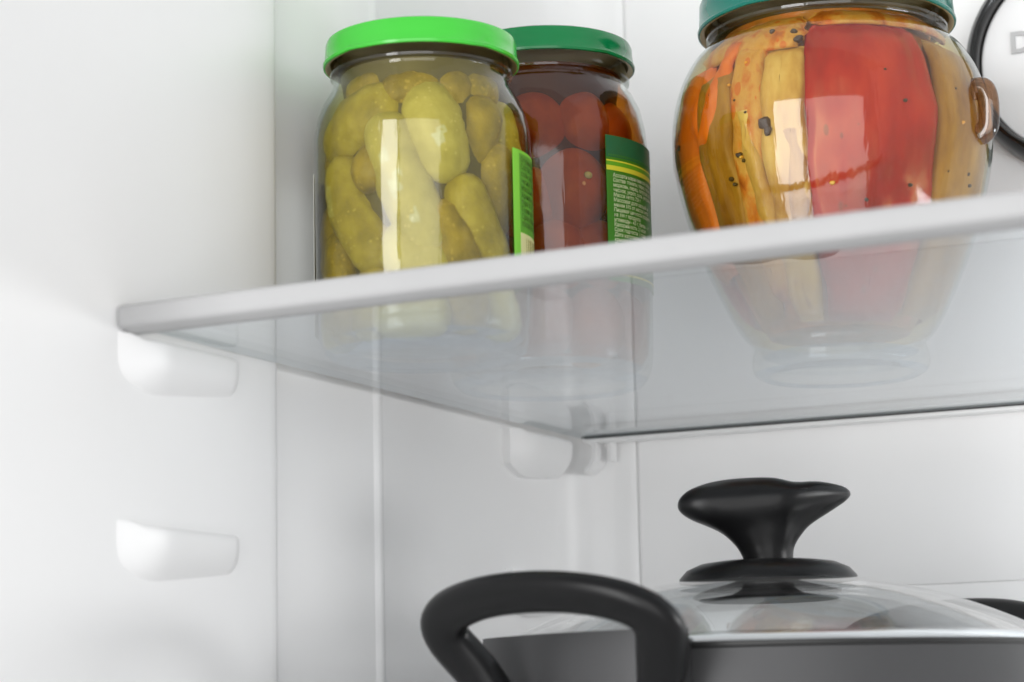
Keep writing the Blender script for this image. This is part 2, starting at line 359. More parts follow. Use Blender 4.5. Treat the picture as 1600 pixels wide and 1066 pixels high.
# ------------------------------------------------------------------ jars
def lid_bm(r, h, z0, curl=.0016):
    pr = [(0, z0 + h - .0012), (r * .80, z0 + h - .0012), (r * .86, z0 + h - .0004), (r * .90, z0 + h), (r - .0022, z0 + h), (r - .0008, z0 + h - .0006), (r - .0002, z0 + h - .0020),
          (r, z0 + h * .5), (r + .0004, z0 + .0022), (r + .0010, z0 + .0012), (r + .0008, z0 + .0003), (r, z0), (r - .0012, z0 + .0002), (r - .0022, z0 + .0012), (r - .0016, z0 + .0026), (r - .0016, z0 + h - .003), (0, z0 + h - .003)]
    bm = lathe_bm(pr, 128, mi=[0] * 11 + [1] * 5)
    # twist-off lugs press the lower curl inwards at four places
    for v in bm.verts:
        if v.co.z < z0 + .0030:
            a = math.atan2(v.co.x, -v.co.y); d = abs(((a + .35) / (PI / 2) + .5) % 1 - .5)
            k = max(0, 1 - d / .13); rr = math.hypot(v.co.x, v.co.y)
            if rr > 1e-6: v.co.x *= 1 - k * .0010 / rr; v.co.y *= 1 - k * .0010 / rr; v.co.z += k * .0007
    return bm
def shell(prof_out, prof_in, parent, name='glass'):
    """closed glass body: outer skin, rim, inner skin; thick bottom keeps its own tint"""
    prof = prof_out + prof_in
    no = len(prof_out)
    mi = []
    for k in range(len(prof) - 1):
        zmid = (prof[k][1] + prof[k + 1][1]) / 2; rmid = (prof[k][0] + prof[k + 1][0]) / 2
        if k < no: mi.append(2 if zmid < .0022 else 0)
        else: mi.append(2 if zmid < .0085 else 1)
    return mesh_obj(name, lathe_bm(prof, 128, mi=mi), ['jar_glass', 'jar_inner', 'jar_base'], parent)
def patch_bm(rfun, a0, a1, z0, z1, thick, na=24, nz=8, round_c=0):
    """curved patch on a surface of revolution (angles from -Y towards +X)"""
    bm = bmesh.new(); G = []
    for s in (0, thick):
        rows = []
        for j in range(nz + 1):
            z = z0 + (z1 - z0) * j / nz; row = []
            for i in range(na + 1):
                a = a0 + (a1 - a0) * i / na; r = rfun(z) + s
                row.append(bm.verts.new((r * math.sin(a), -r * math.cos(a), z)))
            rows.append(row)
        G.append(rows)
    A, B = G
    for j in range(nz):
        for i in range(na):
            bm.faces.new((B[j][i], B[j][i + 1], B[j + 1][i + 1], B[j + 1][i])); bm.faces.new((A[j][i], A[j + 1][i], A[j + 1][i + 1], A[j][i + 1]))
    for i in range(na):
        bm.faces.new((A[0][i], A[0][i + 1], B[0][i + 1], B[0][i])); bm.faces.new((A[nz][i], B[nz][i], B[nz][i + 1], A[nz][i + 1]))
    for j in range(nz):
        bm.faces.new((A[j][0], B[j][0], B[j + 1][0], A[j + 1][0])); bm.faces.new((A[j][na], A[j + 1][na], B[j + 1][na], B[j][na]))
    return bm
def wrap_text(body, size, a0, ztop, r, name, mat, parent, xscale=1.0, italic=0.0, lift=.0):
    c = bpy.data.curves.new('text', 'FONT'); c.body = body; c.size = size; c.shear = italic; c.offset = size * .012; c.resolution_u = 1; c.space_line = 1.0
    o = bpy.data.objects.new('text', c); COL.objects.link(o); bpy.context.view_layer.update()
    me = bpy.data.meshes.new_from_object(o.evaluated_get(bpy.context.evaluated_depsgraph_get()))
    bpy.data.objects.remove(o)
    bm = bmesh.new(); bm.from_mesh(me); bpy.data.meshes.remove(me)
    for f in bm.faces: f.material_index = 0
    for v in bm.verts:
        a = a0 + v.co.x * xscale / r; v.co = Vector((r * math.sin(a), -r * math.cos(a), ztop + v.co.y))
    return mesh_obj(name, bm, mat, parent, smooth=False)

def on(axis, deg, r, z):
    a = R(deg); return Vector((axis[0] + r * math.sin(a), axis[1] - r * math.cos(a), z))
SH = .0024   # top of the shelf glass

# --- pickle jar
PK = (.06694, -.30205)
jar = thing('glass_jar', 'squat glass jar of pickled gherkins with bright light green lid', 'jar', (PK[0], PK[1], SH))
h0 = SH
po = [(0, .0030), (.026, .0028), (.0300, .0012), (.0335, 0), (.0375, .0004), (.0405, .0026), (.0423, .0070), (.0432, .0120), (.0436, .0200), (.0438, .0300), (.0440, .0600), (.0441, .0800), (.0440, .0840), (.0428, .0900), (.0405, .0955), (.0375, .1000), (.0362, .1030), (.0358, .1050),
      (.0362, .1060), (.0372, .1066), (.0374, .1076), (.0366, .1086), (.0362, .1100), (.0362, .1180), (.0350, .1190)]
pi_ = [(.0338, .1180), (.0340, .1045), (.0358, .0995), (.0392, .0948), (.0417, .0893), (.0429, .0835), (.0429, .0600), (.0424, .0200), (.0414, .0110), (.0393, .0070), (.034, .0060), (.015, .0072), (0, .0082)]
shell(po, pi_, jar)
mesh_obj('lid', lid_bm(.0393, .0104, .1104), ['lid_light', 'lid_in'], jar)
mesh_obj('liquid', lathe_bm([(0, .0086), (.033, .0066), (.0389, .0074), (.0410, .0112), (.0420, .02), (.0425, .06), (.0425, .0833), (.0413, .0890), (.0388, .0944), (.0354, .0992), (.0336, .1044), (.0336, .1075), (0, .1075)], 96), 'brine', jar)
mesh_obj('cloudy_liquid', lathe_bm([(0, .0100), (.030, .0100), (.0325, .016), (.0336, .03), (.0338, .08), (.0330, .0890), (.0318, .0950), (.0316, .0985), (.0322, .1020), (.0328, .1045), (.0328, .1068), (0, .1068)], 64), 'brine_core', jar)
# right-hand label: lime strip, darker text panel, cream barcode field
lb = mesh_obj('label', patch_bm(lambda z: .04425, R(81), R(150), .0290, .0740, .00022, 30, 4), 'label_lime', jar)
mesh_obj('text_panel', patch_bm(lambda z: .04450, R(87), R(146), .0435, .0728, .00006, 26, 3), 'label_panel', lb)
mesh_obj('barcode_field', patch_bm(lambda z: .04450, R(87), R(146), .0290, .0432, .00006, 26, 3), 'label_cream', lb)
for i in range(14):
    a = 93.5 + i * 2.1 + (i % 3) * .35; w = (.45, .9, .6, 1.1)[i % 4]
    mesh_obj('bar', patch_bm(lambda z: .04458, R(a), R(a + w), .0320, .0418, .00005, 1, 1), 'label_bar', lb)
for i, tx in enumerate(('Огурцы консервирован', 'Состав: огурцы, вода,', 'соль, сахар, укроп,', 'чеснок, перец, уксус', 'Масса нетто: 680 г', 'Хранить при темпера-', 'туре от 0 до 25 С', 'Годен до: см. крышку', 'Срок годности 3 года', 'после вскрытия')):
    wrap_text(tx, .0030, R(88.5), .0697 - i * .00265, .04464, 'lettering', 'label_ink', lb)
mesh_obj('label', patch_bm(lambda z: .04425, R(-150), R(-58), .0100, .0700, .00022, 30, 4), 'label_white', jar)

def pickle_mesh(pts, rad, seed, bumps=.07):
    """gherkin: tapered tube with blunt ends and warty skin along a bent axis"""
    bm = bmesh.new(); path = [Vector(q) for q in catmull([tuple(p) for p in pts], 8)] if len(pts) > 2 else [Vector(pts[0]).lerp(Vector(pts[1]), k / 14) for k in range(15)]
    d0 = (path[0] - path[1]).normalized(); d1 = (path[-1] - path[-2]).normalized()
    rings = []; full = []
    for a in (90, 78, 62, 44, 24): full.append((path[0] + d0 * rad * .95 * math.sin(R(a)), math.cos(R(a))))
    L_ = len(path)
    for i, p in enumerate(path): full.append((p, 1 + .07 * math.sin(PI * i / (L_ - 1))))
    for a in (24, 44, 62, 78, 90): full.append((path[-1] + d1 * rad * .95 * math.sin(R(a)), math.cos(R(a))))
    n = 24
    for i, (p, k) in enumerate(full):
        t = (full[min(i + 1, len(full) - 1)][0] - full[max(i - 1, 0)][0]).normalized()
        s = t.cross(Vector((.31, .2, .93))).normalized(); u = s.cross(t)
        if k < 1e-3: rings.append([bm.verts.new(p)]); continue
        ring = []
        for q in range(n):
            a = 2 * PI * q / n; d = s * math.cos(a) + u * math.sin(a)
            x = p + d * rad * k
            w = noise.noise(x * 190 + Vector((seed, 0, 0))) * bumps + noise.noise(x * 520 + Vector((0, seed, 0))) * bumps * .6 + .035 * math.cos(3 * a + seed)
            ring.append(bm.verts.new(p + d * rad * k * (1 + w)))
        rings.append(ring)
    for A, B in zip(rings, rings[1:]):
        for q in range(n):
            j = (q + 1) % n
            if len(A) == 1: bm.faces.new((A[0], B[q], B[j]))
            elif len(B) == 1: bm.faces.new((A[q], B[0], A[j]))
            else: bm.faces.new((A[q], B[q], B[j], A[j]))
    return bm
RIN = .0421
def pickle(spec, rad, mat, label, tip=None):
    pts = []
    for q in spec:
        inset = q[2] if len(q) > 2 else 0
        rmax = RIN if q[1] < 84 else RIN - (q[1] - 84) * .00048
        pts.append(on(PK, q[0], rmax - rad * 1.09 - inset, q[1] / 1000))
    c = sum(pts, Vector()) / len(pts)
    bm = pickle_mesh([p - c for p in pts], rad * 1.05, random.random() * 50)
    o = mesh_obj('pickle', bm, mat, None, loc=c)
    tag(o, label, 'pickle', 'gherkins in the jar with the light green lid')
pickle([(-46, 83), (-24, 88), (-6, 91)], .0106, 'pickle', 'fat gherkin lying sideways at upper left, under the light green lid')
pickle([(3, 80), (14, 62), (28, 42)], .0100, 'pickle_pale', 'long pale gherkin slanting through the middle of the squat jar')
pickle([(32, 91), (37, 81), (42, 72)], .0106, 'pickle_pale', 'fat pale gherkin upright at upper middle of the squat jar')
pickle([(54, 99), (60, 90, .010)], .0094, 'pickle_dark', 'gherkin showing its round end just below the jar neck')
pickle([(76, 88), (71, 74, .008)], .0096, 'pickle_dark', 'gherkin showing its round end at upper right of the squat jar')
pickle([(-10, 68), (-2, 76, .010)], .0082, 'pickle_dark', 'small gherkin end peeking out left of the long pale gherkin')
pickle([(-38, 69), (-31, 55), (-8, 38)], .0090, 'pickle', 'banana curved gherkin at left of the squat jar')
pickle([(-44, 42), (-38, 14)], .0083, 'pickle_dark', 'warty gherkin standing upright in the lower left of the jar')
pickle([(56, 58), (65, 48), (80, 35)], .0083, 'pickle', 'gherkin slanting down towards the lime green paper label')
pickle([(14, 38), (30, 30)], .0112, 'pickle_pale', 'plump pale gherkin low in the middle of the squat jar')
pickle([(42, 48, .002), (50, 34, .001), (58, 16, .001)], .0088, 'pickle_dark', 'dull gherkin beneath the one that slants to the label')
pickle([(86, 72), (88, 52, .003)], .0084, 'pickle_dark', 'shadowed gherkin half hidden above the lime green label')
pickle([(-8, 27, .002), (-14, 13, .002)], .0074, 'pickle', 'gherkin end at lower left beside the warty upright one')
pickle([(5, 14), (32, 14)], .0080, 'pickle_pale', 'pale gherkin lying on the jar bottom, seen through the shelf glass')
pickle([(80, 24), (92, 14)], .0078, 'pickle_pale', 'gherkin at lower right beneath the barcode, seen through the shelf')

pickle([(-70, 92), (-78, 70)], .0082, 'pickle_dark', 'gherkin along the upper left glass edge of the squat jar')
pickle([(-68, 56), (-66, 36)], .0070, 'pickle_dark', 'gherkin behind the curved one, at the left glass edge')
pickle([(104, 90), (100, 72)], .0084, 'pickle', 'gherkin at the right glass edge above the lime green label')
pickle([(-70, 24), (-58, 12)], .0072, 'pickle', 'gherkin at the left foot of the squat jar, under the trim')
pickle([(8, 97.5), (30, 98.5, .001)], .0080, 'pickle_dark', 'small dark gherkin lying across just under the jar neck')

pickle([(-34, 100), (-12, 101.5)], .0062, 'pickle_dark', 'slim dark gherkin wedged under the left side of the jar neck')
pickle([(70, 101), (92, 100)], .0062, 'pickle_dark', 'slim dark gherkin wedged under the right side of the jar neck')

# --- tomato jar
TM = (.07749, -.20391)
jar = thing('glass_jar', 'taller glass jar of dark red tomatoes with dark green lid', 'jar', (TM[0], TM[1], SH))
po = [(0, .0035), (.028, .0032), (.0325, .0012), (.0360, 0), (.0395, .0005), (.0425, .0030), (.0444, .0080), (.0452, .0150), (.0455, .0350), (.0456, .0800), (.0455, .0960), (.0445, .1060), (.0425, .1145), (.0395, .1205), (.0372, .1232), (.0366, .1248),
      (.0370, .1256), (.0380, .1262), (.0382, .1272), (.0374, .1282), (.0368, .1295), (.0368, .1390), (.0355, .1400)]
pi_ = [(.034, .139), (.0345, .1245), (.0380, .1198), (.0412, .1135), (.0433, .1055), (.0444, .0955), (.0444, .03), (.0433, .0130), (.040, .0080), (.0345, .0068), (.015, .0080), (0, .009)]
shell(po, pi_, jar)
mesh_obj('lid', lid_bm(.0398, .0106, .1319), ['lid_dark', 'lid_in'], jar)
mesh_obj('liquid', lathe_bm([(0, .0092), (.034, .0073), (.0393, .0085), (.0428, .0133), (.0440, .03), (.0440, .0953), (.0429, .1052), (.0408, .1132), (.0376, .1194), (.0341, .1243), (.0341, .1285), (0, .1285)], 96), 'sauce', jar)
mesh_obj('cloudy_liquid', lathe_bm([(0, .0105), (.032, .0105), (.0340, .02), (.0348, .10), (.0330, .112), (.032, .118), (.0330, .1240), (.0330, .1278), (0, .1278)], 64), 'sauce_core', jar)
LR = .04575
lb = mesh_obj('label', patch_bm(lambda z: LR, R(58.4), R(200), .0380, .0968, .00022, 60, 4), 'label_green', jar)
def band(name, z0, z1, mat, lift=.00028, a0=58.5, a1=199.8): return mesh_obj(name, patch_bm(lambda z: LR + lift, R(a0), R(a1), z0, z1, .00004, 60, 1), mat, lb)
band('header_band', .0880, .0967, 'label_deep')
band('stripe', .0862, .0868, 'label_yellow'); band('stripe', .0842, .0862, 'label_mid', .00026); band('stripe', .0826, .0845, 'label_yellow')
band('stripe', .0404, .0412, 'label_yellow')
for i in range(34):
    a = 60 + i * 1.5; mesh_obj('tick', patch_bm(lambda z: LR + .00034, R(a), R(a + .7), .0884, .0892, .00004, 1, 1), 'label_green', lb)
lines = ['Ассорти маринованное овощное', 'Состав: томаты, перец, чеснок, вода,', 'морковь, перец, петрушка, сахар,', 'чеснок, укроп, соль, уксусная кислота', 'Масса нетто: 720 г', 'Массовая доля овощей не', 'менее 50% от массы нетто', 'Пищевая ценность продукта', 'на 100 г продукта:', 'углеводы - 4,5 г, белки - 1 г', 'Калорийность: 21 ккал', 'Срок годности: 3 года', 'Дата изготовления указана на', 'крышке и донышке упаковки', 'Хранить при температуре от 0', 'и относительной влажности', 'не более 75%. После', 'вскрытия хранить в холоде']
for i, tx in enumerate(lines):
    wrap_text(tx, .0022, R(62.6), .0800 - i * .00200, LR + .00032, 'lettering', 'label_text', lb, .98, .12)
TR = .0437
def tomato(deg, z, rad, label, inset=0, squash=.93, scar=None):
    c = on(TM, deg, TR - rad * 1.0 - inset - max(0, z - 98) * .0006, z / 1000)
    bm = bmesh.new(); bmesh.ops.create_icosphere(bm, subdivisions=4, radius=rad)
    sd = random.random() * 40
    for v in bm.verts:
        d = v.co.normalized(); v.co *= 1 + .035 * noise.noise(d * 1.7 + Vector((sd, 0, 0))); v.co.z *= squash * 1.1
    o = mesh_obj('tomato', bm, 'tomato', None, loc=c); tag(o, label, 'tomato', 'tomatoes in the jar with the dark green lid')
    if scar:
        d = on((0, 0), scar[0], 1, 0); d.z = math.sin(R(scar[1])); d.x *= math.cos(R(scar[1])); d.y *= math.cos(R(scar[1]))
        b2 = bmesh.new(); bmesh.ops.create_icosphere(b2, subdivisions=3, radius=.0022)
        s = mesh_obj('stem_scar', b2, 'stem_scar', o, loc=d * rad * .97); s.scale = (1, 1, .8)
tomato(46, 79, .0168, 'dark red tomato with a pale stem scar beside the printed green label', 0, 1.0, (53, 12))
tomato(30, 52, .0160, 'dark red tomato low in the tall jar, just above the shelf trim', .001)
tomato(66, 53, .0165, 'dark red tomato behind the lower left edge of the printed label', .002)
tomato(58, 106, .0165, 'orange red tomato high in the tall jar, above the printed label', 0)
tomato(14, 104, .0170, 'dark red tomato at upper left, beside the pickle jar shoulder', 0)
tomato(6, 74, .0160, 'dark red tomato at left behind the bright reflection in the tall jar', .001)
tomato(92, 104, .0160, 'orange red tomato at upper right shoulder of the tall jar', 0)
tomato(98, 74, .0165, 'dark red tomato hidden behind the printed label of the tall jar', .002)
tomato(18, 26, .0160, 'dark red tomato at the left of the jar bottom, under the shelf line', .001)
tomato(62, 25, .0165, 'dark red tomato at the middle of the jar bottom, under the shelf line', .001)
tomato(105, 27, .0160, 'dark red tomato at the right of the jar bottom, under the shelf line', .001)

# --- round-bellied jar
AM = (.19915, -.17155)
jar = thing('glass_jar', 'big round bellied glass jar of fried vegetables with teal lid and ears', 'jar', (AM[0], AM[1], SH))
ctrl = [(.0335, 0), (.0368, .0020), (.0378, .0050), (.0376, .0085), (.0366, .0110), (.0370, .0135), (.0405, .0165), (.0455, .0240), (.0522, .0370), (.0585, .0510), (.0640, .0670), (.0680, .0840), (.0690, .0970), (.0678, .1090), (.0645, .1200), (.0590, .1295), (.0535, .1350), (.0508, .1380)]
po = [(0, .004), (.026, .0036), (.0305, .0012)] + catmull(ctrl, 5) + [(.0512, .1388), (.0524, .1394), (.0526, .1404), (.0514, .1412), (.0508, .1430), (.0508, .1520), (.0495, .1530)]
pin = [(.0472, .152), (.0472, .139)] + [(max(r - .0011, .01), z) for r, z in reversed(ctrl[5:])]
pin = [(r, z) for r, z in pin if z > .015] + [(.0345, .0145), (.0330, .0090), (.028, .0075), (0, .009)]
shell(po, pin, jar)
mesh_obj('lid', lid_bm(.0552, .0140, .1425), ['lid_teal', 'lid_in'], jar)
_zr = sorted([(z, r) for r, z in ctrl])
def rin(z, gap=.0030):
    for (z0, r0), (z1, r1) in zip(_zr, _zr[1:]):
        if z0 <= z <= z1: return r0 + (r1 - r0) * (z - z0) / max(1e-9, z1 - z0) - gap
    return (_zr[0][1] if z < _zr[0][0] else _zr[-1][1]) - gap
cp = [(0, .0092)] + [(rin(z, .0015), z) for z in (.0155, .024, .037, .051, .067, .084, .097, .109, .120, .1295, .135, .138)] + [(.0468, .1405), (0, .1405)]
mesh_obj('liquid', lathe_bm(cp, 96), 'marinade', jar)
cp = [(0, .012)] + [(max(rin(z, .0105), .01), z) for z in (.0165, .024, .037, .051, .067, .084, .097, .109, .120, .1295)] + [(.0445, .134), (.0450, .1395), (0, .1395)]
mesh_obj('cloudy_liquid', lathe_bm(cp, 64), 'marinade_core', jar)
# two ears: small glass loops on the belly
for az, up_ in ((84, .0985), (-95, .0985)):
    a = R(az); e = Vector((math.sin(a), -math.cos(a), 0))
    pts = [e * .0655 + Vector((0, 0, up_ + .0098)), e * .0698 + Vector((0, 0, up_ + .0094)), e * .0716 + Vector((0, 0, up_ + .0055)), e * .0718 + Vector((0, 0, up_ - .0010)), e * .0708 + Vector((0, 0, up_ - .0066)), e * .0670 + Vector((0, 0, up_ - .0090))]
    path = catmull([tuple(p) for p in pts], 5)
    mesh_obj('ear', sweep_bm(path, [(.0046, .0036)] * len(path), 14, up=Vector((-e.y, e.x, 0))), 'ear_glass', jar)

def slice_obj(name, a0, a1, z0, z1, thick, mat, label, cat, gap=.0022, wob=.0016, taper=0.0, lean=0.0, bulge=.0):
    """slab of vegetable pressed against the inside of the glass: rounded edges, uneven face"""
    na, nz = 22, 26; bm = bmesh.new(); F, B = [], []; sd = random.random() * 60
    for j in range(nz + 1):
        v = j / nz; z = z0 + (z1 - z0) * v; rf, rb = [], []
        ends = min(v, 1 - v) * (z1 - z0); ez = min(1, ends / .006); cz = math.sqrt(max(0, 1 - (1 - ez) ** 2))
        for i in range(na + 1):
            u = i / na; sw = 1 - taper * abs(v - .5) * 2
            edge_w = .0026 * noise.noise(Vector((v * 6, sd, 0 if u < .5 else 9)))
            aa = (a0 + a1) / 2 + (u - .5) * (a1 - a0) * sw * (.90 + .10 * cz) + lean * (v - .5)
            r_o = rin(z, gap); eu = min(1, min(u, 1 - u) * R(a1 - a0) * r_o / .0045); cu = math.sqrt(max(0, 1 - (1 - eu) ** 2))
            k = min(cu, cz)
            n_ = noise.noise(Vector((aa * .06, z * 70, sd))) * wob + noise.noise(Vector((aa * .22, z * 60, sd + 5))) * wob * .8
            ro = r_o - (1 - k) * thick * .55 - max(0, n_ + wob * .3) + bulge * 0
            ang = R(aa) + edge_w / r_o
            rf.append(bm.verts.new((ro * math.sin(ang), -ro * math.cos(ang), z)))
            ri = r_o - thick + (1 - k) * thick * .4
            rb.append(bm.verts.new((ri * math.sin(ang), -ri * math.cos(ang), z)))
        F.append(rf); B.append(rb)
    for j in range(nz):
        for i in range(na):
            bm.faces.new((F[j][i], F[j][i + 1], F[j + 1][i + 1], F[j + 1][i])); bm.faces.new((B[j][i], B[j + 1][i], B[j + 1][i + 1], B[j][i + 1]))
        bm.faces.new((F[j][0], F[j + 1][0], B[j + 1][0], B[j][0])); bm.faces.new((F[j][na], B[j][na], B[j + 1][na], F[j + 1][na]))
    for i in range(na):
        bm.faces.new((F[0][i], B[0][i], B[0][i + 1], F[0][i + 1])); bm.faces.new((F[nz][i], F[nz][i + 1], B[nz][i + 1], B[nz][i]))
    o = mesh_obj(name, bm, mat, None, loc=(AM[0], AM[1], SH)); o.data.set_sharp_from_angle(angle=R(80))
    return tag(o, label, cat, 'vegetable slices in the round bellied jar')
def fleck(par, az, z, r, mat='peppercorn', name='peppercorn', sq=.75, gap=.0027):
    z = z / 1000 - SH
    bm = bmesh.new(); bmesh.ops.create_icosphere(bm, subdivisions=2, radius=r * .64)
    sd = random.random() * 30
    for v in bm.verts: v.co *= 1 + .55 * noise.noise(v.co * 520 + Vector((sd, 0, 0)))
    a = R(az); rr = rin(z, gap)
    o = mesh_obj(name, bm, mat, par, loc=(rr * math.sin(a), -rr * math.cos(a), z)); o.scale = (1, 1, sq); return o
s_car = slice_obj('carrot_strip', -80, -40, .040, .124, .008, 'carrot', 'orange carrot strip along the left edge of the bellied jar', 'carrot', lean=6)
s_egg = slice_obj('eggplant_slice', -42, -21, .020, .118, .008, 'brown', 'olive brown eggplant slice next to the orange carrot strip', 'eggplant', gap=.0021, lean=-3)
s_spi = slice_obj('squash_slice', -23, -8, .026, .128, .008, 'spiced', 'tan squash slice speckled with orange spice and black peppercorns', 'squash', gap=.0024)
s_pal = slice_obj('squash_slice', -10, 8.5, .018, .122, .008, 'eggplant_pale', 'pale cream squash slice left of the red pepper', 'squash', gap=.0021)
s_red = slice_obj('pepper_slice', 7.5, 61.5, .017, .1315, .0075, 'red_pepper', 'broad bright red bell pepper slice filling the jar front', 'pepper', gap=.0019, wob=.0020, taper=.06)
s_bro = slice_obj('eggplant_slice', 61.5, 100, .020, .127, .008, 'brown', 'brown eggplant slice right of the red pepper', 'eggplant', gap=.0021)
s_x1 = slice_obj('eggplant_slice', 102, 150, .022, .122, .008, 'eggplant', 'dark fried eggplant slice at far right edge of the bellied jar', 'eggplant')
s_x2 = slice_obj('pepper_slice', -122, -82, .022, .122, .008, 'red_pepper', 'red pepper slice behind the carrot at far left of the jar', 'pepper')
s_top = slice_obj('spice_layer', -48, 8, .1215, .1372, .006, 'spiced', 'orange spice paste packed under the neck at upper left', 'spice', gap=.0021)
s_top2 = slice_obj('spice_layer', 9, 100, .131, .1385, .006, 'spiced', 'orange brown spice paste under the neck above the red pepper', 'spice', gap=.0022)
slice_obj('carrot_strip', -36, -26, .088, .130, .006, 'carrot', 'short orange carrot strip lying over the olive slice under the neck', 'carrot', gap=.0016, lean=14)
slice_obj('squash_slice', -2, 6, .020, .090, .006, 'eggplant', 'narrow brown sliver between the pale slice and the red pepper', 'squash', gap=.0017, lean=5)
slice_obj('onion_strip', -16, -9, .040, .100, .005, 'eggplant_pale', 'thin translucent onion strip over the speckled squash slice', 'onion', gap=.0018, lean=-7)
for az, z, r in ((-6.6, 93.4, .0036), (-5.6, 90.6, .0026)): fleck(s_pal, az, z, r, sq=1.2)
for az, z, r in ((-18.5, 83.5, .0024), (-17, 81, .0014), (-24.5, 75, .0018), (-23, 73, .0016), (-14, 99, .0014), (-19, 105, .0012)): fleck(s_spi, az, z, r)
fleck(s_spi, -17.6, 82.4, .0014, 'seed', 'seed', gap=.0022)
for az, z, r in ((-22, 112, .0012), (-15, 120, .0014), (-13, 66, .0012)): fleck(s_spi, az, z, r, 'seed', 'seed')
for az, z, r in ((6.2, 126.6, .0032), (4.0, 130.5, .0022), (-6, 132, .0018)): fleck(s_top, az, z, r)
for az, z, r in ((44.8, 99.6, .0014), (47.8, 67.9, .0016), (30.2, 62.3, .0017), (27, 90, .0010), (38, 112, .0010), (22, 60, .0010)): fleck(s_red, az, z, r, gap=.0024)
fleck(s_red, 17.0, 68.4, .0019, 'seed', 'seed', gap=.0022)
for az, z, r in ((80, 76.2, .0014), (82.8, 72, .0017), (70, 108, .0011), (66, 75, .0010)): fleck(s_bro, az, z, r)
fleck(s_bro, 73, 95, .0020, 'seed', 'seed', gap=.0030)
fleck(s_car, -60, 96, .0028, gap=.0018)

# ------------------------------------------------------------------ round fan cover on the back wall
FX, FZ, YW = .2740, .1705, .0140
fan = thing('fan_cover', 'round light grey fan cover with thick black ring on the back wall', 'fan cover', (FX, YW, FZ))
def disc_lathe(prof, name, mat):
    bm = lathe_bm(prof, 128)
    for v in bm.verts: v.co = Vector((v.co.x, -v.co.z, v.co.y))
    return mesh_obj(name, bm, mat, fan)
disc_lathe([(.0498, .0006), (.0496, .0150), (.0500, .0182), (.0512, .0196), (.0530, .0192), (.0552, .0165), (.0570, .0115), (.0578, .0060), (.0582, .0006)], 'ring', 'ring')
disc_lathe([(0, .0112), (.0484, .0110), (.0491, .0104), (.0492, .0004)], 'disc', 'disc')
c = bpy.data.curves.new('text', 'FONT'); c.body = 'D'; c.size = .0152; c.extrude = .0004; c.offset = .0004
o = bpy.data.objects.new('text', c); COL.objects.link(o); bpy.context.view_layer.update()
me = bpy.data.meshes.new_from_object(o.evaluated_get(bpy.context.evaluated_depsgraph_get())); bpy.data.objects.remove(o)
me.materials.clear(); me.materials.append(MT['letter']); me.name = 'letter'
o = bpy.data.objects.new('letter', me); COL.objects.link(o); o.parent = fan; o.rotation_euler = (R(90), 0, 0); o.location = (.2398 - FX, -.0116, .1760 - FZ)

# ------------------------------------------------------------------ pot, lid
PX, PY = .1655, -.180
ZR = -.1212
pot = thing('cooking_pot', 'dark grey cooking pot with black loop handles under the glass shelf', 'pot', (PX, PY, FLOOR))
H = ZR - FLOOR
mesh_obj('body', lathe_bm([(0, 0), (.100, 0), (.108, .002), (.1135, .008), (.1160, .016), (.1212, H - .004), (.1224, H - .0012), (.1224, H - .0002), (.1190, H - .0002), (.1135, .018), (.105, .007), (0, .006)], 128, mi=[0] * 8 + [1] * 3), ['pot', 'pot_inside'], pot)
mesh_obj('rim', lathe_bm([(.1226, H - .0018), (.1236, H - .0010), (.1238, H + .0004), (.1228, H + .0014), (.1195, H + .0012), (.1192, H)], 128), 'pot_rim', pot)
def handle(az):
    a = R(az); e = Vector((math.sin(a), -math.cos(a), 0)); l = Vector((math.cos(a), math.sin(a), 0))
    half = [(.1200, .0260, H - .0520), (.1255, .0285, H - .0400), (.1345, .0350, H - .0240), (.1435, .0440, H - .0070), (.1530, .0495, H + .0055), (.1610, .0430, H + .0132), (.1668, .0240, H + .0180), (.1690, 0, H + .0195)]
    sec = [(.0050, .0060), (.0056, .0062), (.0074, .0066), (.0098, .0068), (.0100, .0062), (.0088, .0056), (.0084, .0053), (.0084, .0052)]
    pts = half + [(o_, -l_, z_) for o_, l_, z_ in reversed(half[:-1])]; ss = sec + list(reversed(sec[:-1]))
    path = catmull(pts, 6); se = catmull(ss, 6)
    P3 = [e * o_ + l * l_ + Vector((0, 0, z_)) for o_, l_, z_ in path]
    bm = bmesh.new(); rings = []; n = 24
    for i, p in enumerate(P3):
        t = (P3[min(i + 1, len(P3) - 1)] - P3[max(i - 1, 0)]).normalized()
        nrm = (e * .75 - Vector((0, 0, .66)))          # loop plane normal leans out and down
        s = (nrm - t * nrm.dot(t)).normalized(); u = t.cross(s)
        w, h = se[i]; ring = []
        for k in range(n):
            q = 2 * PI * k / n; ca, sa = math.cos(q), math.sin(q)
            ring.append(bm.verts.new(p + s * math.copysign(abs(ca) ** .8, ca) * h + u * math.copysign(abs(sa) ** .8, sa) * w))
        rings.append(ring)
    for A, B in zip(rings, rings[1:]):
        for k in range(n): bm.faces.new((A[k], A[(k + 1) % n], B[(k + 1) % n], B[k]))
    bm.faces.new(rings[0]); bm.faces.new(rings[-1][::-1])
    hd = mesh_obj('handle', bm, 'bakelite', pot)
    mesh_obj('mount', patch_bm(lambda z: .1232 + max(0, H - z) * -.03, a - R(31), a + R(18), H - .060, H + .0060, .0060, 20, 6), 'pot', hd)
    return hd
handle(-13); handle(167)

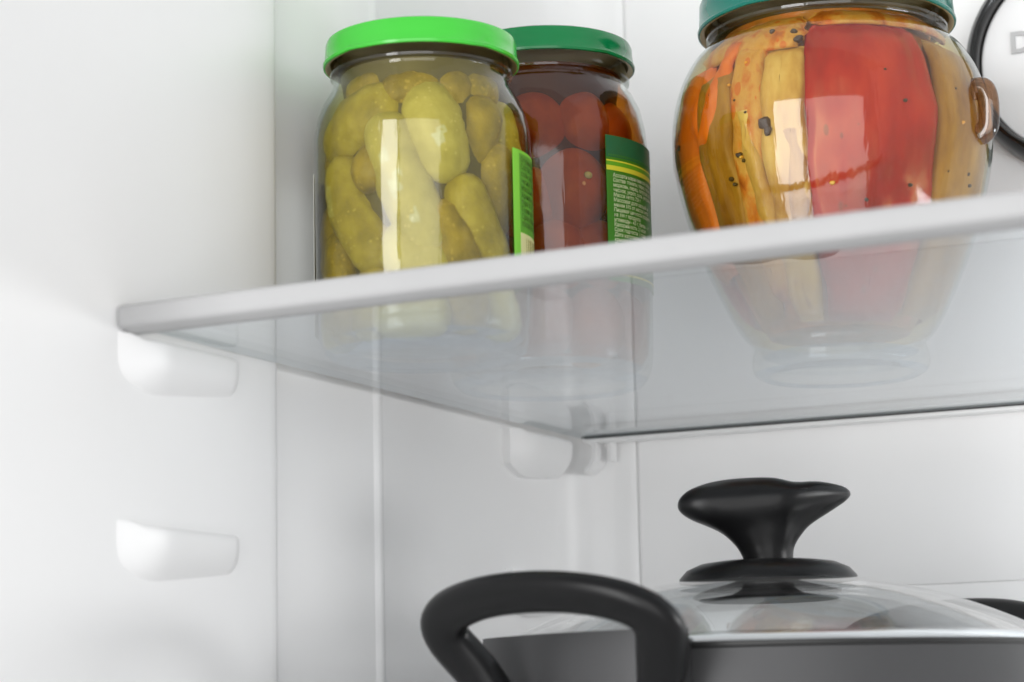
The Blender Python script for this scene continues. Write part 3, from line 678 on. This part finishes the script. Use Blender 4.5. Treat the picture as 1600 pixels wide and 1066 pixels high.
lid = thing('pot_lid', 'domed glass pot lid with steel rim and black sculpted knob', 'pot lid', (PX, PY, ZR + .0016))
ZL = ZR + .0016
dome = []
for i in range(15):
    r = .1195 * i / 14; dome.append((r, -.0890 - ZL - .0295 * (r / .1195) ** 2.15))
dome_in = [(r, z - .0035) for r, z in reversed(dome)]
mesh_obj('dome', lathe_bm(dome + dome_in, 128), 'lid_glass', lid)
ze = dome[-1][1]
mesh_obj('rim', lathe_bm([(.1150, ze - .0008 + .0026), (.1190, ze + .0016), (.1215, ze + .0006), (.1232, ze - .0012), (.1236, ze - .0030), (.1228, -.0002 + .0006), (.1205, .0002), (.1180, .0004), (.1165, ze - .0040), (.1150, ze - .0030)], 128), 'steel', lid)
# knob: stacked ovals, long way across the picture
ka = R(19.0); kx = Vector((math.cos(ka), math.sin(ka), 0)); ky = Vector((-math.sin(ka), math.cos(ka), 0))
lv = [(-88.5, -10.5, 11.5, 10.5), (-84.7, -9.5, 10.9, 10), (-79.2, -11.5, 11.2, 10.4), (-75.2, -14.4, 12.8, 11.2), (-71.1, -19, 15.8, 12.4), (-68.3, -24.5, 18.8, 13.4), (-65.6, -31, 23.4, 14.6), (-62.9, -35.2, 29, 15.8), (-60.2, -36.9, 33.8, 16.6), (-56.6, -36.4, 36.6, 16.8), (-53.4, -33.5, 35, 15.6), (-51.2, -29, 28, 13.2), (-49.3, -22.5, 16.5, 9.6), (-48.0, -13.6, 6.5, 5.4), (-47.7, -6, -1, 1.8)]
lv = catmull(lv, 3)
bm = bmesh.new(); rings = []
for z, x0, x1, b in lv:
    ring = []
    for k in range(48):
        q = 2 * PI * k / 48; cx = (x0 + x1) / 2; ca, sa = math.cos(q), math.sin(q)
        x = cx + (x1 - x0) / 2 * ca; y = b * sa + max(0, abs(x) - 9) * (.42 if x > 0 else -.30)
        wing = max(0, (abs(x) - 12) / 24)
        wt = min(1, max(0, (z + 62) / 8)); zz = z - 1.2 * wing ** 2 * (1 if x > 0 else .3) * wt * wt * (3 - 2 * wt)
        zz += 2.4 * max(0, (x - 8) / 28) ** 1.3 * min(1, max(0, (z + 72) / 10)) - (1.3 * math.exp(-((x - 13) / 6) ** 2) if z > -54 else 0)
        ring.append(bm.verts.new(kx * (x / 1000) + ky * (y / 1000) + Vector((0, 0, zz / 1000 - ZL))))
    rings.append(ring)
for A, B in zip(rings, rings[1:]):
    for k in range(48): bm.faces.new((A[k], A[(k + 1) % 48], B[(k + 1) % 48], B[k]))
bm.faces.new(rings[0]); bm.faces.new(rings[-1][::-1])
knob = mesh_obj('knob', bm, 'bakelite', lid)
c0 = -.0890 - ZL
mesh_obj('collar', lathe_bm([(0, c0 + .0056), (.022, c0 + .0056), (.029, c0 + .0046), (.0345, c0 + .0022), (.0376, c0 - .0012), (.0378, c0 - .0030), (.034, c0 - .0022), (0, c0 + .0004)], 96), 'bakelite', knob)
mesh_obj('boss', lathe_bm([(0, c0 - .0036), (.0105, c0 - .0036), (.0115, c0 - .0060), (.0160, c0 - .0085), (.0290, c0 - .0100), (.0298, c0 - .0106), (.0280, c0 - .0110), (0, c0 - .0110)], 64), 'bakelite', knob)

# ------------------------------------------------------------------ jars: real proportions and standing places
def settle(old, new, sr, sz):
    for o in [o for o in COL.objects if o.parent is None and o.get('category') in ('jar', 'pickle', 'tomato', 'carrot', 'eggplant', 'squash', 'pepper', 'spice', 'onion')]:
        if o.get('settled'): continue
        if (Vector((o.location.x, o.location.y)) - Vector(old)).length < .046:
            o.location = (new[0] + (o.location.x - old[0]) * sr, new[1] + (o.location.y - old[1]) * sr, SH + (o.location.z - SH) * sz)
            o.scale = (sr, sr, sz); o['settled'] = 1
settle(PK, (.04667, -.26310), 1.0475, 1.145)
settle(TM, (.05460, -.15341), 1.055, 1.14)
settle(AM, (.18221, -.11690), 1.0575, 1.135)
for o in COL.objects:
    if o.get('settled'): del o['settled']
